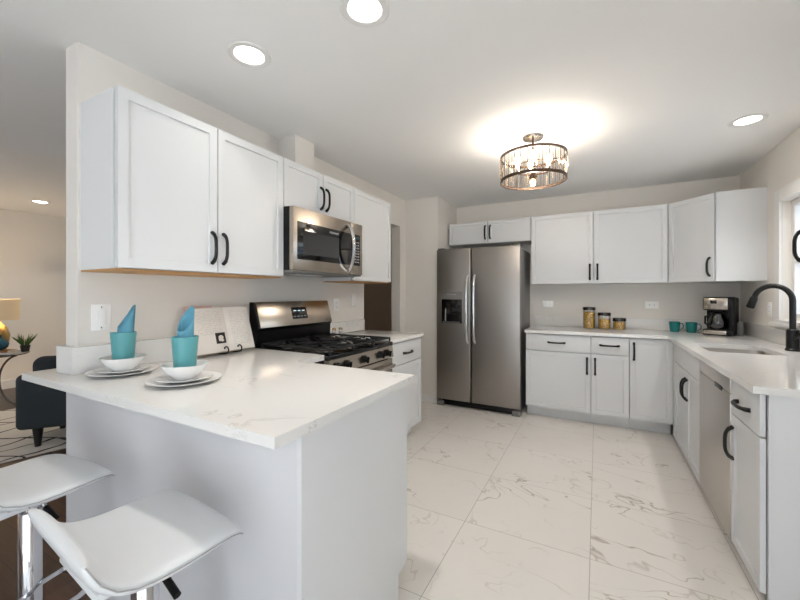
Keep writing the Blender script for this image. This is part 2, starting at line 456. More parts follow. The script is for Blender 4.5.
# living room walls, hall walls, wall behind the camera with patio doors
bm = bm_new(); box(bm, XL-.12, XL, YN, YLIV+.12, 0, CH); struct('wall_living', bm, WALL)
bm = bm_new(); box(bm, XL, -.114, YLIV, YLIV+.1, 0, CH); struct('wall_divider', bm, WALL)
bm = bm_new(); box(bm, -1.3, -1.2, YLIV+.1, YB+.12, 0, CH); box(bm, -1.2, -.114, YB, YB+.12, 0, CH); struct('wall_hall', bm, mat('taupe_hall_paint', (196, 178, 158), .8))
bm = bm_new()
box(bm, XL-.12, -4.0, YN-.12, YN, 0, CH); box(bm, -1.8, 1.05, YN-.12, YN, 0, CH); box(bm, -4.0, -1.8, YN-.12, YN, 0, .5); box(bm, -4.0, -1.8, YN-.12, YN, 2.1, CH); box(bm, 3.1, XR+.12, YN-.12, YN, 0, CH); box(bm, 1.05, 3.1, YN-.12, YN, 2.14, CH)
struct('wall_near', bm, WALL)
def framed(name, parts, panes):
    bm = bm_new()
    for p in parts: box(bm, *p)
    o = struct(name, bm, TRIM)
    for p in panes:
        b2 = bm_new(); box(b2, *p); g = obj('pane', b2, WING, o, smooth=0)
    return o
fr = []
for x in (1.05, 2.05, 3.03): fr.append((x, x+.07, YN-.09, YN-.03, 0.02, 2.14))
fr += [(1.12, 3.03, YN-.09, YN-.03, 0.0, .09), (1.12, 3.03, YN-.09, YN-.03, 2.07, 2.14)]
framed('door_1', fr, [(1.12, 2.05, YN-.065, YN-.06, .09, 2.07), (2.12, 3.03, YN-.065, YN-.06, .09, 2.07)])
fr = [(XR+.03, XR+.09, y, y+.07, .02, 2.14) for y in (-3.15, -2.135, -1.12)]
fr += [(XR+.03, XR+.09, -3.08, -1.12, 0, .09), (XR+.03, XR+.09, -3.08, -1.12, 2.07, 2.14)]
framed('door_2', fr, [(XR+.06, XR+.065, -3.08, -2.135, .09, 2.07), (XR+.06, XR+.065, -2.065, -1.12, .09, 2.07)])
fr = [(x, x+.06, YN-.09, YN-.03, .5, 2.1) for x in (-4.0, -2.93, -1.86)]  # unseen living room window, added to give more ambient daylight
fr += [(-3.94, -1.86, YN-.09, YN-.03, .5, .56), (-3.94, -1.86, YN-.09, YN-.03, 2.04, 2.1)]
framed('fill_window', fr, [(-3.94, -2.93, YN-.065, YN-.06, .56, 2.04), (-2.87, -1.86, YN-.065, YN-.06, .56, 2.04)])
# kitchen window over the sink
X0 = XR+.05
fr = [(X0, X0+.05, WY0, WY0+.045, WZ0, WZ1), (X0, X0+.05, WY1-.045, WY1, WZ0, WZ1), (X0, X0+.05, WY0+.045, WY1-.045, WZ1-.045, WZ1),
      (X0, X0+.05, WY0+.045, WY1-.045, WZ0, WZ0+.05), (X0+.005, X0+.045, WY0+.045, WY1-.045, 1.50, 1.545)]
framed('window_1', fr, [(X0+.022, X0+.026, WY0+.045, WY1-.045, WZ0+.05, 1.50), (X0+.022, X0+.026, WY0+.045, WY1-.045, 1.545, WZ1-.045)])
bm = bm_new()
for a in ((XR-.018, XR+.05, WY1, WY1+.09, WZ0-.02, WZ1+.09), (XR-.018, XR+.05, WY0-.09, WY0, WZ0-.02, WZ1+.09), (XR-.018, XR+.05, WY0, WY1, WZ1, WZ1+.09)):
    box(bm, a[0], XR-.0005, *a[2:], bev=.004)
box(bm, XR-.035, XR+.05, WY0-.005, WY1+.005, WZ0-.02, WZ0+.002, .003)
box(bm, XR-.045, XR-.0005, WY0-.10, WY1+.10, WZ0-.045, WZ0-.02, .004)
struct('trim_1', bm, TRIM)
bm = bm_new(); box(bm, 6.2, 6.3, -1, 7, -.5, 1.75); struct('wall_exterior', bm, SIDING)
# baseboards
bm = bm_new(); box(bm, .002, XA, YA-.014, YA-.0005, 0, .085, .003); struct('baseboard_back', bm, TRIM)
bm = bm_new(); box(bm, XL+.0005, XL+.016, YN, YLIV, 0, .115, .003); struct('baseboard_living', bm, TRIM)
bm = bm_new(); box(bm, .0005, .014, 3.08, YA-.015, 0, .085, .003); struct('baseboard_left', bm, TRIM)
# boxed chase above the wall cabinets
bm = bm_new(); box(bm, .0005, .165, 1.185, 1.385, 2.145, CH-.0005); struct('trim_2', bm, WALL)

# ------------------------------------------------------------------ cabinet parts
def handle(parent, x, z, y, vertical=True, L=.158, name='handle'):
    """arched bar pull whose feet sit on the face at y, standing out to -y"""
    bm = bm_new(); pts = []; rad = []
    N = 14
    for i in range(N+1):
        s = -1+2*i/N
        d = .028*(1-abs(s)**3.6)+.005
        if i in (0, N): d = 0.0
        a = s*L/2
        pts.append((0, -d, a) if vertical else (a, -d, 0)); rad.append(.0112 if abs(s) > .8 else .0092)
    sweep(bm, pts, rad, 8, .95, .85, up=((1, 0, 0) if vertical else (0, 0, 1)))
    return obj(name, bm, BLACKM, parent, loc=(x, y, z))
FR = 0.0   # door front plane in the local frame; the box starts .021 behind it
def cab_body(parent, w, d, z0, z1, toe=None, wood_bottom=False):
    bm = bm_new()
    zb = z0 if not toe else z0
    box(bm, 0.001, w-.001, .034, d, zb, z1, .001, 1)
    b = obj('body', bm, GAPS, parent)
    if toe:
        qbox('toe_kick', GAPS, parent, 0.001, w-.001, .10, d-.02, 0, z0-.0005)
    if wood_bottom:
        qbox('bottom_panel', WOODB, parent, 0.002, w-.002, .022, d-.002, z0-.008, z0-.0005)
    return b
def add_door(parent, x0, x1, z0, z1, hx=None, hz=None, vertical=True, rail=.058, g=.0030, name='door'):
    bm = bm_new(); panel_door(bm, x0+g, x1-g, z0+g, z1-g, 0, rail=rail)
    o = obj(name, bm, CAB, parent, smooth=0)
    if hx is not None: handle(o, hx, hz, 0, vertical)
    return o
def add_slab(parent, x0, x1, z0, z1, hx=None, hz=None, g=.0030, name='drawer'):
    bm = bm_new(); box(bm, x0+g, x1-g, 0, .020, z0+g, z1-g, .002, 2)
    o = obj(name, bm, CAB, parent)
    if hx is not None: handle(o, hx, hz, 0, False)
    return o
ZUB, ZUT = 1.386, 2.141
UD = .3212
IN = .0254
# ---- left wall uppers: local x runs along +y, front looks to +x
LR = PI/2
A0 = .0085
t = thing('wall_cabinet', 'white two-door wall cabinet at the near end of the left wall, above the place settings', 'cabinet', (UD, A0, ZUB), LR)
w = 36*IN; h = ZUT-ZUB
cab_body(t, w, UD-.001, 0, h, wood_bottom=True)
add_door(t, 0, w/2, 0, h, w/2-.032, .128); add_door(t, w/2, w, 0, h, w/2+.032, .128)
t = thing('wall_cabinet', 'short white two-door cabinet directly above the microwave', 'cabinet', (UD, A0+36*IN, 1.832), LR)
w = 30*IN; h = ZUT-1.832
cab_body(t, w, UD-.001, 0, h)
add_door(t, 0, w/2, 0, h, w/2-.03, .125); add_door(t, w/2, w, 0, h, w/2+.03, .125)
t = thing('wall_cabinet', 'white single-door wall cabinet right of the microwave, beside the doorway', 'cabinet', (UD, A0+66*IN, ZUB), LR)
w = 24*IN; h = ZUT-ZUB
cab_body(t, w, UD-.001, 0, h, wood_bottom=True)
add_door(t, 0, w, 0, h)

# ---- back wall uppers: front looks to -y
YU = YB-.333
t = thing('wall_cabinet', 'short white two-door cabinet above the refrigerator', 'cabinet', (.438, YU, 1.876), 0)
w = .968; h = ZUT-1.876
cab_body(t, w, .332, 0, h)
add_door(t, 0, w/2, 0, h, w/2-.03, .13, rail=.05); add_door(t, w/2, w, 0, h, w/2+.03, .13, rail=.05)
t = thing('wall_cabinet', 'wide white two-door wall cabinet over the pasta jars on the back wall', 'cabinet', (1.4092, YU, ZUB), 0)
w = 2.66-1.4092; h = ZUT-ZUB; s = 2.0291-1.4092
cab_body(t, w, .332, 0, h)
add_door(t, 0, s, 0, h, s-.035, .12); add_door(t, s, w, 0, h, s+.035, .12)
# diagonal corner cabinet
DX, DY = XR-.325, YB-.642
P0 = Vector((2.6615, YU, 0)); P1 = Vector((DX, DY, 0))
t = thing('wall_cabinet', 'white diagonal corner wall cabinet above the coffee maker', 'cabinet', (P0.x, P0.y, ZUB), math.atan2(P1.y-P0.y, P1.x-P0.x))
dl = (P1-P0).length
inv = Matrix.Rotation(-t.rotation_euler.z, 4, 'Z')
def lp(x, y):
    v = inv @ (Vector((x, y, 0))-P0); return (v.x, v.y)
bm = bm_new()
ins = .021
nx, ny = -(P1-P0).normalized().y, (P1-P0).normalized().x
poly(bm, [lp(P0.x+nx*ins, P0.y+ny*ins), lp(P1.x+nx*ins, P1.y+ny*ins-.0), lp(DX+.003, DY), lp(XR-.001, DY), lp(XR-.001, YB-.001), lp(P0.x+.0005, YB-.001), lp(P0.x+.0005, P0.y+.02)], 0, h)
obj('body', bm, CAB, t, smooth=0)
add_door(t, .004, dl-.012, 0, h, dl-.05, .125)
# cabinet at the right edge of the frame, only its pull shows
t = thing('wall_cabinet', 'white wall cabinet on the right wall at the picture edge, only its black pull showing', 'cabinet', (2.956, 1.785, ZUB), -PI/2)
cab_body(t, .76, .316, 0, h); add_door(t, 0, .38, 0, h, .03, .128); add_door(t, .38, .76, 0, h, .73, .128)

# ------------------------------------------------------------------ base cabinets
ZC = .9045; TC = .030; ZCB = ZC-TC
ZL = .920; ZLB = ZL-TC      # peninsula, range and the counter beside it
def base(name, label, loc, rz, w, d=.60):
    return thing(name, label, 'cabinet', loc, rz)
ZD = .695
# right of the range
t = base('base_cabinet', 'white base cabinet with one drawer and one door, right of the range by the doorway', (.640, 1.688, 0), LR, .605)
cab_body(t, .605, .638, .11, ZLB-.001, toe=True)
add_slab(t, 0, .605, ZD, ZLB-.008, .32, .785); add_door(t, 0, .605, .115, ZD)
# back run
YF = YB-.633
bx = [1.400, 2.0086, 2.3265, 2.652]
t = base('base_cabinet', 'wide white base cabinet with drawer and door next to the refrigerator', (bx[0], YF, 0), 0, 0)
w = bx[1]-bx[0]; cab_body(t, w, .632, .11, ZCB-.001, toe=True)
add_slab(t, 0, w, ZD, ZCB-.008, w*.49, .785); add_door(t, 0, w, .115, ZD, w-.035, .575)
t = base('base_cabinet', 'narrow white base cabinet with drawer and door below the pasta jars', (bx[1], YF, 0), 0, 0)
w = bx[2]-bx[1]; cab_body(t, w, .632, .11, ZCB-.001, toe=True)
add_slab(t, 0, w, ZD, ZCB-.008, w*.49, .785); add_door(t, 0, w, .115, ZD, .035, .575)
t = base('base_cabinet', 'white full-height-door base cabinet in the corner below the teal mugs', (bx[2], YF, 0), 0, 0)
w = bx[3]-bx[2]; cab_body(t, w, .632, .11, ZCB-.001, toe=True)
add_door(t, 0, w+.005, .115, ZCB-.008, .035, .745)
# right run: local x runs along -y, front looks to -x
ZT0 = .030
XF = 2.652; RR = -PI/2; RD = XR-XF-.001
t = base('base_cabinet', 'white sink base cabinet with a plain false drawer front over two doors', (XF, YF-.003, 0), RR, 0)
w = YF-.003-2.266
bm = bm_new()
box(bm, .001, w-.001, .10, RD, .11, .13); box(bm, w-.017, w-.001, .021, RD, .13, ZCB-.001)
box(bm, .02, w-.017, RD-.012, RD, .13, ZCB-.001); box(bm, .001, w-.017, .021, .034, .11, ZCB-.001)
obj('body', bm, GAPS, t)
qbox('toe_kick', GAPS, t, 0.001, w-.001, .075, .10, 0, .11)
f0 = .10
qbox('filler_strip', CAB, t, -.001, f0-.001, 0.004, .020, ZT0, ZCB-.008)
add_slab(t, f0, w, ZD, ZCB-.008, name='false_front')
s = YF-.003-2.66
add_door(t, f0, s, ZT0, ZD, s-.03, .565); add_door(t, s, w, ZT0, ZD, s+.03, .565)
t = base('base_cabinet', 'white drawer-and-door base cabinet at the near end of the right counter', (XF, 1.630, 0), RR, 0)
w = 1.630-1.258; cab_body(t, w-.001, RD, .11, ZCB-.001, toe=True)
add_slab(t, 0, w-.002, ZD-.01, ZCB-.008, w*.5, .768); add_door(t, 0, w-.002, .045, ZD-.01, .035, .545)
qbox('end_panel', CAB, t, w, w+.016, .022, RD, .0, ZCB-.001)
# dishwasher
t = thing('dishwasher', 'stainless steel dishwasher between the sink base and the near drawer cabinet', 'dishwasher', (XF, 2.263, 0), RR)
w = .630
qbox('body', DGREY, t, .004, w-.004, .03, RD-.02, .10, ZCB-.004)
bm = bm_new(); box(bm, .004, w-.004, -.004, .028, .040, .775, .004); d = obj('door', bm, STEELD, t)
bm = bm_new(); box(bm, .004, w-.004, -.004, .028, .779, ZCB-.006, .004); c = obj('control_strip', bm, STEELD, t)
qbox('pocket_handle', BLACKP, c, .36, .50, -.0055, .001, .760, .786, .0008)
qbox('toe_kick', BLACKP, t, .004, w-.004, .06, .12, .0, .098)
# peninsula base
PE, PF, PY = 1.330, .002, .660
t = thing('peninsula_base', 'long white peninsula base below the quartz breakfast counter', 'cabinet', (0, 0, 0))
bm = bm_new(); box(bm, -.118, PE-.018, PF, PF+.055, 0, ZLB-.001); obj('seating_panel', bm, PENI, t, smooth=0)
bm = bm_new(); poly(bm, [(PF, 0), (PY-.085, 0), (PY-.085, .11), (PY-.022, .11), (PY-.022, ZLB-.001), (PF, ZLB-.001)], PE-.0175, PE)
bmesh.ops.transform(bm, matrix=Matrix(((0, 0, 1, 0), (1, 0, 0, 0), (0, 1, 0, 0), (0, 0, 0, 1))), verts=bm.verts[:])
obj('end_panel', bm, CAB, t, smooth=0)
qbox('body', GAPS, t, .02, PE-.0185, PF+.056, PY-.022, .11, ZLB-.001)
qbox('toe_kick', GAPS, t, .02, PE-.0185, PF+.056, PY-.09, .0, .109)
for a, b2 in ((.30, .815), (.815, PE-.001)):
    bm = bm_new(); panel_door(bm, -b2+.002, -a-.002, .115, ZLB-.006, 0)
    obj('door', bm, CAB, t, loc=(0, PY-.001, 0), rot=(0, 0, PI), smooth=0)
# base unit left of the range, under the counter
t = base('base_cabinet', 'white blind base unit hidden under the counter left of the range', (.620, PY+.045, 0), LR, 0)
cab_body(t, .205, .60, .11, ZLB-.001, toe=True)

# ------------------------------------------------------------------ counters and backsplashes
bm = bm_new()
poly(bm, [(-.236, -.114), (1.350, -.114), (1.350, .692), (.650, .692), (.650, .918), (.001, .918), (.001, -.0015), (-.1155, -.0015), (-.1155, .05), (-.236, .05)], ZLB, ZL)
tag(obj('countertop', bm, QTZ), 'white quartz peninsula countertop set with two place settings', 'countertop')
bm = bm_new(); box(bm, .001, .660, 1.686, 2.302, ZLB, ZL, .002); tag(obj('countertop', bm, QTZ), 'small white quartz countertop right of the gas range', 'countertop')
def rrect(x0, x1, y0, y1, r, n=6):
    P = []
    for cx, cy, a in ((x1-r, y1-r, 0), (x0+r, y1-r, PI/2), (x0+r, y0+r, PI), (x1-r, y0+r, 1.5*PI)):
        for i in range(n+1): P.append((cx+r*math.cos(a+i*PI/2/n), cy+r*math.sin(a+i*PI/2/n)))
    return P
SX0, SX1, SY0, SY1 = 2.705, 3.085, 2.278, 2.755
XCF, YCF = 2.618, 3.225
bm = bm_new()
poly(bm, [(1.394, YCF), (XCF, YCF), (XCF, 1.215), (XR-.001, 1.215), (XR-.001, YB-.001), (1.394, YB-.001)], ZCB, ZC, holes=(rrect(SX0, SX1, SY0, SY1, .05),))
tag(obj('countertop', bm, QTZ), 'white quartz L-shaped countertop with the undermount sink along the back and right walls', 'countertop')
bm = bm_new()
poly(bm, [(-.128, -.030), (.027, -.030), (.027, .918), (.001, .918), (.001, -.0015), (-.128, -.0015)], ZL+.0005, 1.040)
tag(obj('backsplash', bm, QTZ), 'white quartz backsplash wrapping the wall end behind the place settings', 'backsplash')
bm = bm_new(); box(bm, .001, .022, 1.690, 2.290, ZL+.0005, ZL+.103, .001); tag(obj('backsplash', bm, QTZ), 'low white quartz backsplash on the wall right of the gas range', 'backsplash')
bm = bm_new(); box(bm, 1.410, XR-.022, YB-.022, YB-.001, ZC+.0005, ZC+.112, .001); tag(obj('backsplash', bm, QTZ), 'long low white quartz backsplash behind the pasta jars', 'backsplash')
bm = bm_new(); box(bm, XR-.021, XR-.001, 1.22, YB-.023, ZC+.0005, ZC+.112, .001); tag(obj('backsplash', bm, QTZ), 'low white quartz backsplash below the window behind the faucet', 'backsplash')

# ------------------------------------------------------------------ refrigerator
FX0, FX1, FY, FZ = .427, 1.362, 3.171, 1.786
t = thing('refrigerator', 'tall stainless side-by-side refrigerator with ice and water dispenser', 'refrigerator', (FX0, FY, 0))
fw = FX1-FX0; sp = .834-FX0
qbox('body', DGREY, t, .004, fw-.012, .075, .69, .035, FZ-.02, .004)
def fdoor(x0, x1, hole=None):
    bm = bm_new(); box(bm, x0, x1, 0, .068, .075, FZ, .012, 3)
    return obj('door', bm, STEEL, t)
dL = fdoor(0, sp-.004); dR = fdoor(sp+.004, fw)
def fhandle(par, x):
    bm = bm_new(); pts = []
    for i in range(17):
        s = i/16; z = .735+s*.75
        y = -.062*(1-abs(2*s-1)**6)-.002
        pts.append((x, y, z))
    sweep(bm, pts, .0125, 10, 1.25, .85, up=(1, 0, 0)); obj('handle', bm, CHROME, par)
fhandle(dL, sp-.037); fhandle(dR, sp+.045)
dx0, dx1, dz0, dz1 = .066, .305, .945, 1.30
b = qbox('dispenser', BLACKG, dL, dx0, dx1, -.006, .002, dz0, dz1-.085, .003)
qbox('control_plate', GREYP, dL, dx0, dx1, -.008, .002, dz1-.083, dz1, .003)
qbox('nozzle', BLACKP, b, dx0+.06, dx0+.10, -.02, -.006, dz0+.16, dz0+.21, .003)
qbox('nozzle', BLACKP, b, dx0+.13, dx0+.18, -.02, -.006, dz0+.17, dz0+.21, .003)
bm = bm_new(); sweep(bm, [(dx0+.055, -.02, dz0+.17), (dx0+.05, -.022, dz0+.03)], .008, 8); obj('lever', bm, CHROME, b)
qbox('drip_tray', DGREY, b, dx0+.02, dx1-.02, -.03, -.006, dz0+.004, dz0+.02, .003)
text_mesh('logo', 'FRIGIDAIRE', .022, PRINT, dL, ((dx0+dx1)/2, -.0085, dz1-.03), (PI/2, 0, 0))
qbox('grille', BLACKP, t, .06, fw-.07, .03, .075, .012, .070, .003)
for x in (.005, fw-.085): qbox('foot', GREYP, t, x, x+.08, -.004, .075, 0, .052, .006)
for x in (.01, fw-.09): qbox('hinge_cover', DGREY, t, x, x+.08, .015, .12, FZ-.019, FZ+.014, .004)

# ------------------------------------------------------------------ gas range
RY0, RY1 = .925, 1.681
t = thing('gas_range', 'stainless gas range with black cast-iron grates and leaning control backguard', 'stove', (.672, RY0, 0), LR)
rw = RY1-RY0
qbox('body', BLACKP, t, .002, rw-.002, .03, .648, .04, .885)
bm = bm_new(); box(bm, 0, rw, -.012, .632, .886, .915, .005); obj('cooktop', bm, BLACKG, t)
# front control panel, tilted
bm = bm_new(); poly(bm, [(-.018, .800), (.03, .800), (.03, .885), (-.006, .885)], 0, rw)
bmesh.ops.transform(bm, matrix=Matrix(((0, 0, 1, 0), (1, 0, 0, 0), (0, 1, 0, 0), (0, 0, 0, 1))), verts=bm.verts[:])
obj('control_panel', bm, STEELH, t, smooth=0)
for x in (.065, .165, .36, .565, .66):
    bm = bm_new(); lathe(bm, [(.026, 0), (.026, .008), (.021, .010), (.019, .030), (.0, .031)], 20)
    box(bm, -.005, .005, -.021, .021, .028, .040, .002)
    obj('knob', bm, BLACKP, t, loc=(x, -.013, .842), rot=(PI/2+.14, 0, 0))
bm = bm_new(); box(bm, .004, rw-.004, -.012, .028, .215, .790, .006); d = obj('oven_door', bm, STEELH, t)
qbox('window', BLACKG, d, .09, rw-.09, -.014, -.011, .33, .66, .001)
bm = bm_new(); sweep(bm, [(.05, -.010, .745), (.05, -.052, .745), (.09, -.062, .745), (rw-.09, -.062, .745), (rw-.05, -.052, .745), (rw-.05, -.010, .745)], .012, 10, up=(0, 0, 1)); obj('handle', bm, SATIN, d)
bm = bm_new(); box(bm, .004, rw-.004, -.010, .028, .05, .205, .006); obj('drawer', bm, STEELH, t)
# backguard: leaning face towards the room
bm = bm_new(); poly(bm, [(.597, .9155), (.667, .9155), (.667, 1.222), (.627, 1.222), (.577, 1.045), (.590, 1.030)], 0, rw)
bmesh.ops.transform(bm, matrix=Matrix(((0, 0, 1, 0), (1, 0, 0, 0), (0, 1, 0, 0), (0, 0, 0, 1))), verts=bm.verts[:])
g = obj('backguard', bm, BLACKP, t, smooth=0)
# stainless face on the slope
fp0 = Vector((0, .5765, 1.048)); fp1 = Vector((0, .6265, 1.2225)); fd = (fp1-fp0); fn = Vector((0, -fd.z, fd.y)).normalized()
tilt = math.atan2(fd.y, fd.z)
bm = bm_new(); box(bm, .012, rw-.002, -.007, .0, 0, fd.length, .003); obj('steel_face', bm, STEELH, g, loc=(0, .5765, 1.047), rot=(-tilt, 0, 0))
bm = bm_new(); box(bm, .315, .475, -.0085, -.0065, .045, .135, .001); ds = obj('display', bm, BLACKG, g, loc=(0, .5765, 1.047), rot=(-tilt, 0, 0))
for k in range(4):
    bm = bm_new(); box(bm, .328+k*.036, .350+k*.036, -.0092, -.0084, .062, .067); obj('button', bm, PRINT, ds, smooth=0)
for k in range(3):
    bm = bm_new(); box(bm, .335+k*.045, .362+k*.045, -.0092, -.0084, .105, .110); obj('button', bm, DISP, ds, smooth=0)
# burners and grates
for bx_, by_, r in ((.15, .17, .045), (.15, .47, .038), (.378, .32, .052), (.606, .17, .05), (.606, .47, .036)):
    bm = bm_new(); lathe(bm, [(r*1.25, 0), (r*1.25, .008), (r*.95, .010), (r*.95, .018), (r*.9, .021), (0, .022)], 24)
    obj('burner', bm, IRON, t, loc=(bx_, by_-.02, .9155))
    bm = bm_new(); lathe(bm, [(r*1.55, 0), (r*1.55, .004), (r*1.27, .006), (r*1.27, 0)], 24, cap=False); obj('burner_ring', bm, SATIN, t, loc=(bx_, by_-.02, .9155))
def grate(x0, x1):
    bm = bm_new(); y0, y1, z = .005, .572, .944
    def bar(p, q, r=.0065): sweep(bm, [p, q], r, 4, 1.2, 1.2)
    for y in (y0, (y0+y1)/2, y1): bar((x0, y, z), (x1, y, z))
    for x in (x0, x1): bar((x, y0, z), (x, y1, z))
    cx = (x0+x1)/2
    for cy in ((y0*3+y1)/4, (y0+y1*3)/4):
        for a in range(4):
            an = a*PI/2+PI/4
            bar((cx+.035*math.cos(an), cy+.035*math.sin(an), z+.002), (cx+(x1-x0)*.48*math.cos(an)*1.35, cy+.145*math.sin(an)*1.35, z))
    bar((cx, y0, z), (cx, y0+.085, z)); bar((cx, y1-.085, z), (cx, y1, z))
    for x in (x0, x1):
        for y in (y0, y1): sweep(bm, [(x, y, z), (x, y, .916)], .008, 6)
    return obj('grate', bm, IRON, t)
grate(.022, .255); grate(.264, .492); grate(.501, .734)

# ------------------------------------------------------------------ microwave
MX, MZ0, MZ1 = .402, 1.416, 1.829
t = thing('microwave', 'stainless over-the-range microwave with curved handle, hung above the gas range', 'microwave', (MX, RY0-.003, MZ0), LR)
mw = .762; mh = MZ1-MZ0
qbox('body', BLACKP, t, .002, mw-.002, .035, MX-.004, .012, mh-.001, .003)
bm = bm_new(); box(bm, .0, .605, 0, .034, .012, mh-.002, .004); d = obj('door', bm, STEELH, t)
bm = bm_new(); box(bm, .608, mw, 0, .034, .012, mh-.002, .004); c = obj('control_column', bm, STEELH, t)
gz0, gz1 = .082, .322
qbox('window_frame', BLACKG, d, .035, .604, -.003, .001, gz0, gz1, .0015)
bm = bm_new(); box(bm, .085, .455, -.004, -.0028, gz0+.035, gz1-.055); obj('window', bm, mat('microwave_mesh_window', (52, 52, 53), .08), d, smooth=0)
cp = qbox('keypad', BLACKG, c, .609, .728, -.003, .001, gz0, gz1, .0015)
for r_ in range(8):
    for q in range(3):
        bm = bm_new(); box(bm, .655+q*.022, .666+q*.022, -.0038, -.0029, gz0+.022+r_*.022, gz0+.030+r_*.022); obj('button', bm, PRINT, cp, smooth=0)
bm = bm_new(); box(bm, .652, .715, -.0038, -.0029, gz1-.035, gz1-.015); obj('clock', bm, mat('dim_clock', (40, 62, 66), .3), cp, smooth=0)
bm = bm_new(); pts = []
for i in range(15):
    s = i/14; pts.append((.572-.012*math.sin(s*PI), -.058*math.sin(s*PI)**.6-.001, .035+s*.345))
sweep(bm, pts, .0150, 10, 1.3, .8, up=(1, 0, 0)); obj('handle', bm, CHROME, d)
text_mesh('logo', 'FRIGIDAIRE', .020, PRINT, d, (.40, -.0034, gz1-.028), (PI/2, 0, 0))
b = qbox('vent_hood', DGREY, t, .004, mw-.004, .012, MX-.01, .0, .0115)
qbox('lamp_lens', mat('lamp_lens', (220, 225, 230), .3), b, .25, .52, .20, .28, -.003, .0, .001)

# ------------------------------------------------------------------ sink, faucet
t = thing('sink', 'undermount stainless steel sink basin in front of the black faucet', 'sink', ((SX0+SX1)/2, (SY0+SY1)/2, ZC-.20))
bm = bm_new()
top = rrect(SX0-.006, SX1+.006, SY0-.006, SY1+.006, .056); bot = rrect(SX0+.02, SX1-.02, SY0+.02, SY1-.02, .06)
cx, cy = (SX0+SX1)/2, (SY0+SY1)/2
rim = rrect(SX0-.010, SX1+.010, SY0-.010, SY1+.010, .06)
Ls = []
for loop, z in ((rim, .168), (top, .168), (bot, .012)): Ls.append([bm.verts.new((x-cx, y-cy, z)) for x, y in loop])
for a, b in zip(Ls, Ls[1:]):
    for i in range(len(a)): j = (i+1) % len(a); bm.faces.new((a[i], a[j], b[j], b[i]))
bm.faces.new(Ls[-1])
o = obj('basin', bm, WATER, t)
md = o.modifiers.new('s', 'SOLIDIFY'); md.thickness = .0015
bm = bm_new(); lathe(bm, [(.045, 0), (.045, .003), (.03, .004), (.028, .001), (0, .001)], 24); obj('drain', bm, CHROME, t, loc=(0, 0, .0145))
t = thing('faucet', 'matte black gooseneck kitchen faucet behind the sink', 'faucet', (3.193, 2.57, ZC))
bm = bm_new(); lathe(bm, [(.037, 0), (.037, .012), (.033, .016), (.032, .135), (.024, .142)], 24); obj('base', bm, BLACKM, t)
bm = bm_new(); R = .098
dirx, diry = -.80, .60     # spout swings over the basin
pts = [(0, 0, .13), (0, 0, .22), (0, 0, .330)]
for i in range(1, 15):
    a = PI*i/14*.93; pts.append((dirx*(R-R*math.cos(a)), diry*(R-R*math.cos(a)), .330+R*math.sin(a)))
sweep(bm, pts, .0165, 12); obj('neck', bm, BLACKM, t)
e = Vector(pts[-1]); dd = (Vector(pts[-1])-Vector(pts[-2])).normalized()
bm = bm_new(); sweep(bm, [e, e+dd*.015, e+dd*.075, e+dd*.08], [.019, .022, .024, .021], 14); obj('spray_head', bm, BLACKM, t)
bm = bm_new(); sweep(bm, [(0, -.028, .085), (.0, -.05, .09), (.01, -.085, .12)], [.012, .010, .007], 10); obj('lever', bm, BLACKM, t)

# ------------------------------------------------------------------ coffee maker, mugs, jars
t = thing('coffee_maker', 'black drip coffee maker with brushed steel bands in the corner', 'coffee maker', (3.045, 3.54, ZC+.0005), math.radians(-24))
qbox('base', BLACKP, t, -.105, .105, -.10, .15, 0, .055, .012)
qbox('base_band', STEELH, t, -.098, .062, -.103, -.098, .012, .045, .001)
bm = bm_new(); box(bm, -.105, .105, .03, .15, .05, .34, .014); obj('tower', bm, BLACKP, t)
bm = bm_new(); box(bm, -.105, .105, -.09, .05, .225, .345, .012); hd = obj('brew_head', bm, BLACKP, t)
qbox('side_panel', BLACKP, t, .078, .1055, -.085, .12, .04, .30, .004)
pl = qbox('control_panel', STEELH, hd, -.098, .070, -.094, -.088, .235, .335, .002)
qbox('display', BLACKG, pl, -.05, -.005, -.096, -.0938, .285, .315, .001)
for k in range(4):
    bm = bm_new(); lathe(bm, [(.007, 0), (.007, .003), (0, .0035)], 12); obj('button', bm, SATIN, pl, loc=(-.075+k*.036, -.0938, .255), rot=(PI/2, 0, 0))
bm = bm_new(); lathe(bm, [(.055, 0), (.068, .02), (.070, .06), (.058, .10), (.045, .125), (.047, .135)], 28, cap=False); cr = obj('carafe', bm, glass_mat('smoky_carafe', (22, 22, 25), .3), t, loc=(-.01, -.035, .058))
bm = bm_new(); lathe(bm, [(.047, .13), (.05, .14), (.03, .155), (0, .157)], 24); obj('lid', bm, BLACKP, cr)
bm = bm_new(); sweep(bm, [(-.045, -.05, .12), (-.07, -.085, .11), (-.07, -.088, .05), (-.05, -.06, .03)], .008, 8); obj('handle', bm, BLACKP, cr)
bm = bm_new(); lathe(bm, [(0, .002), (.053, .002), (.066, .022), (.067, .05), (0, .05)], 24); obj('coffee', bm, BLACKG, cr)
bm = bm_new(); box(bm, .107, .150, .04, .12, 0, .12, .008); obj('side_compartment', bm, DGREY, t)

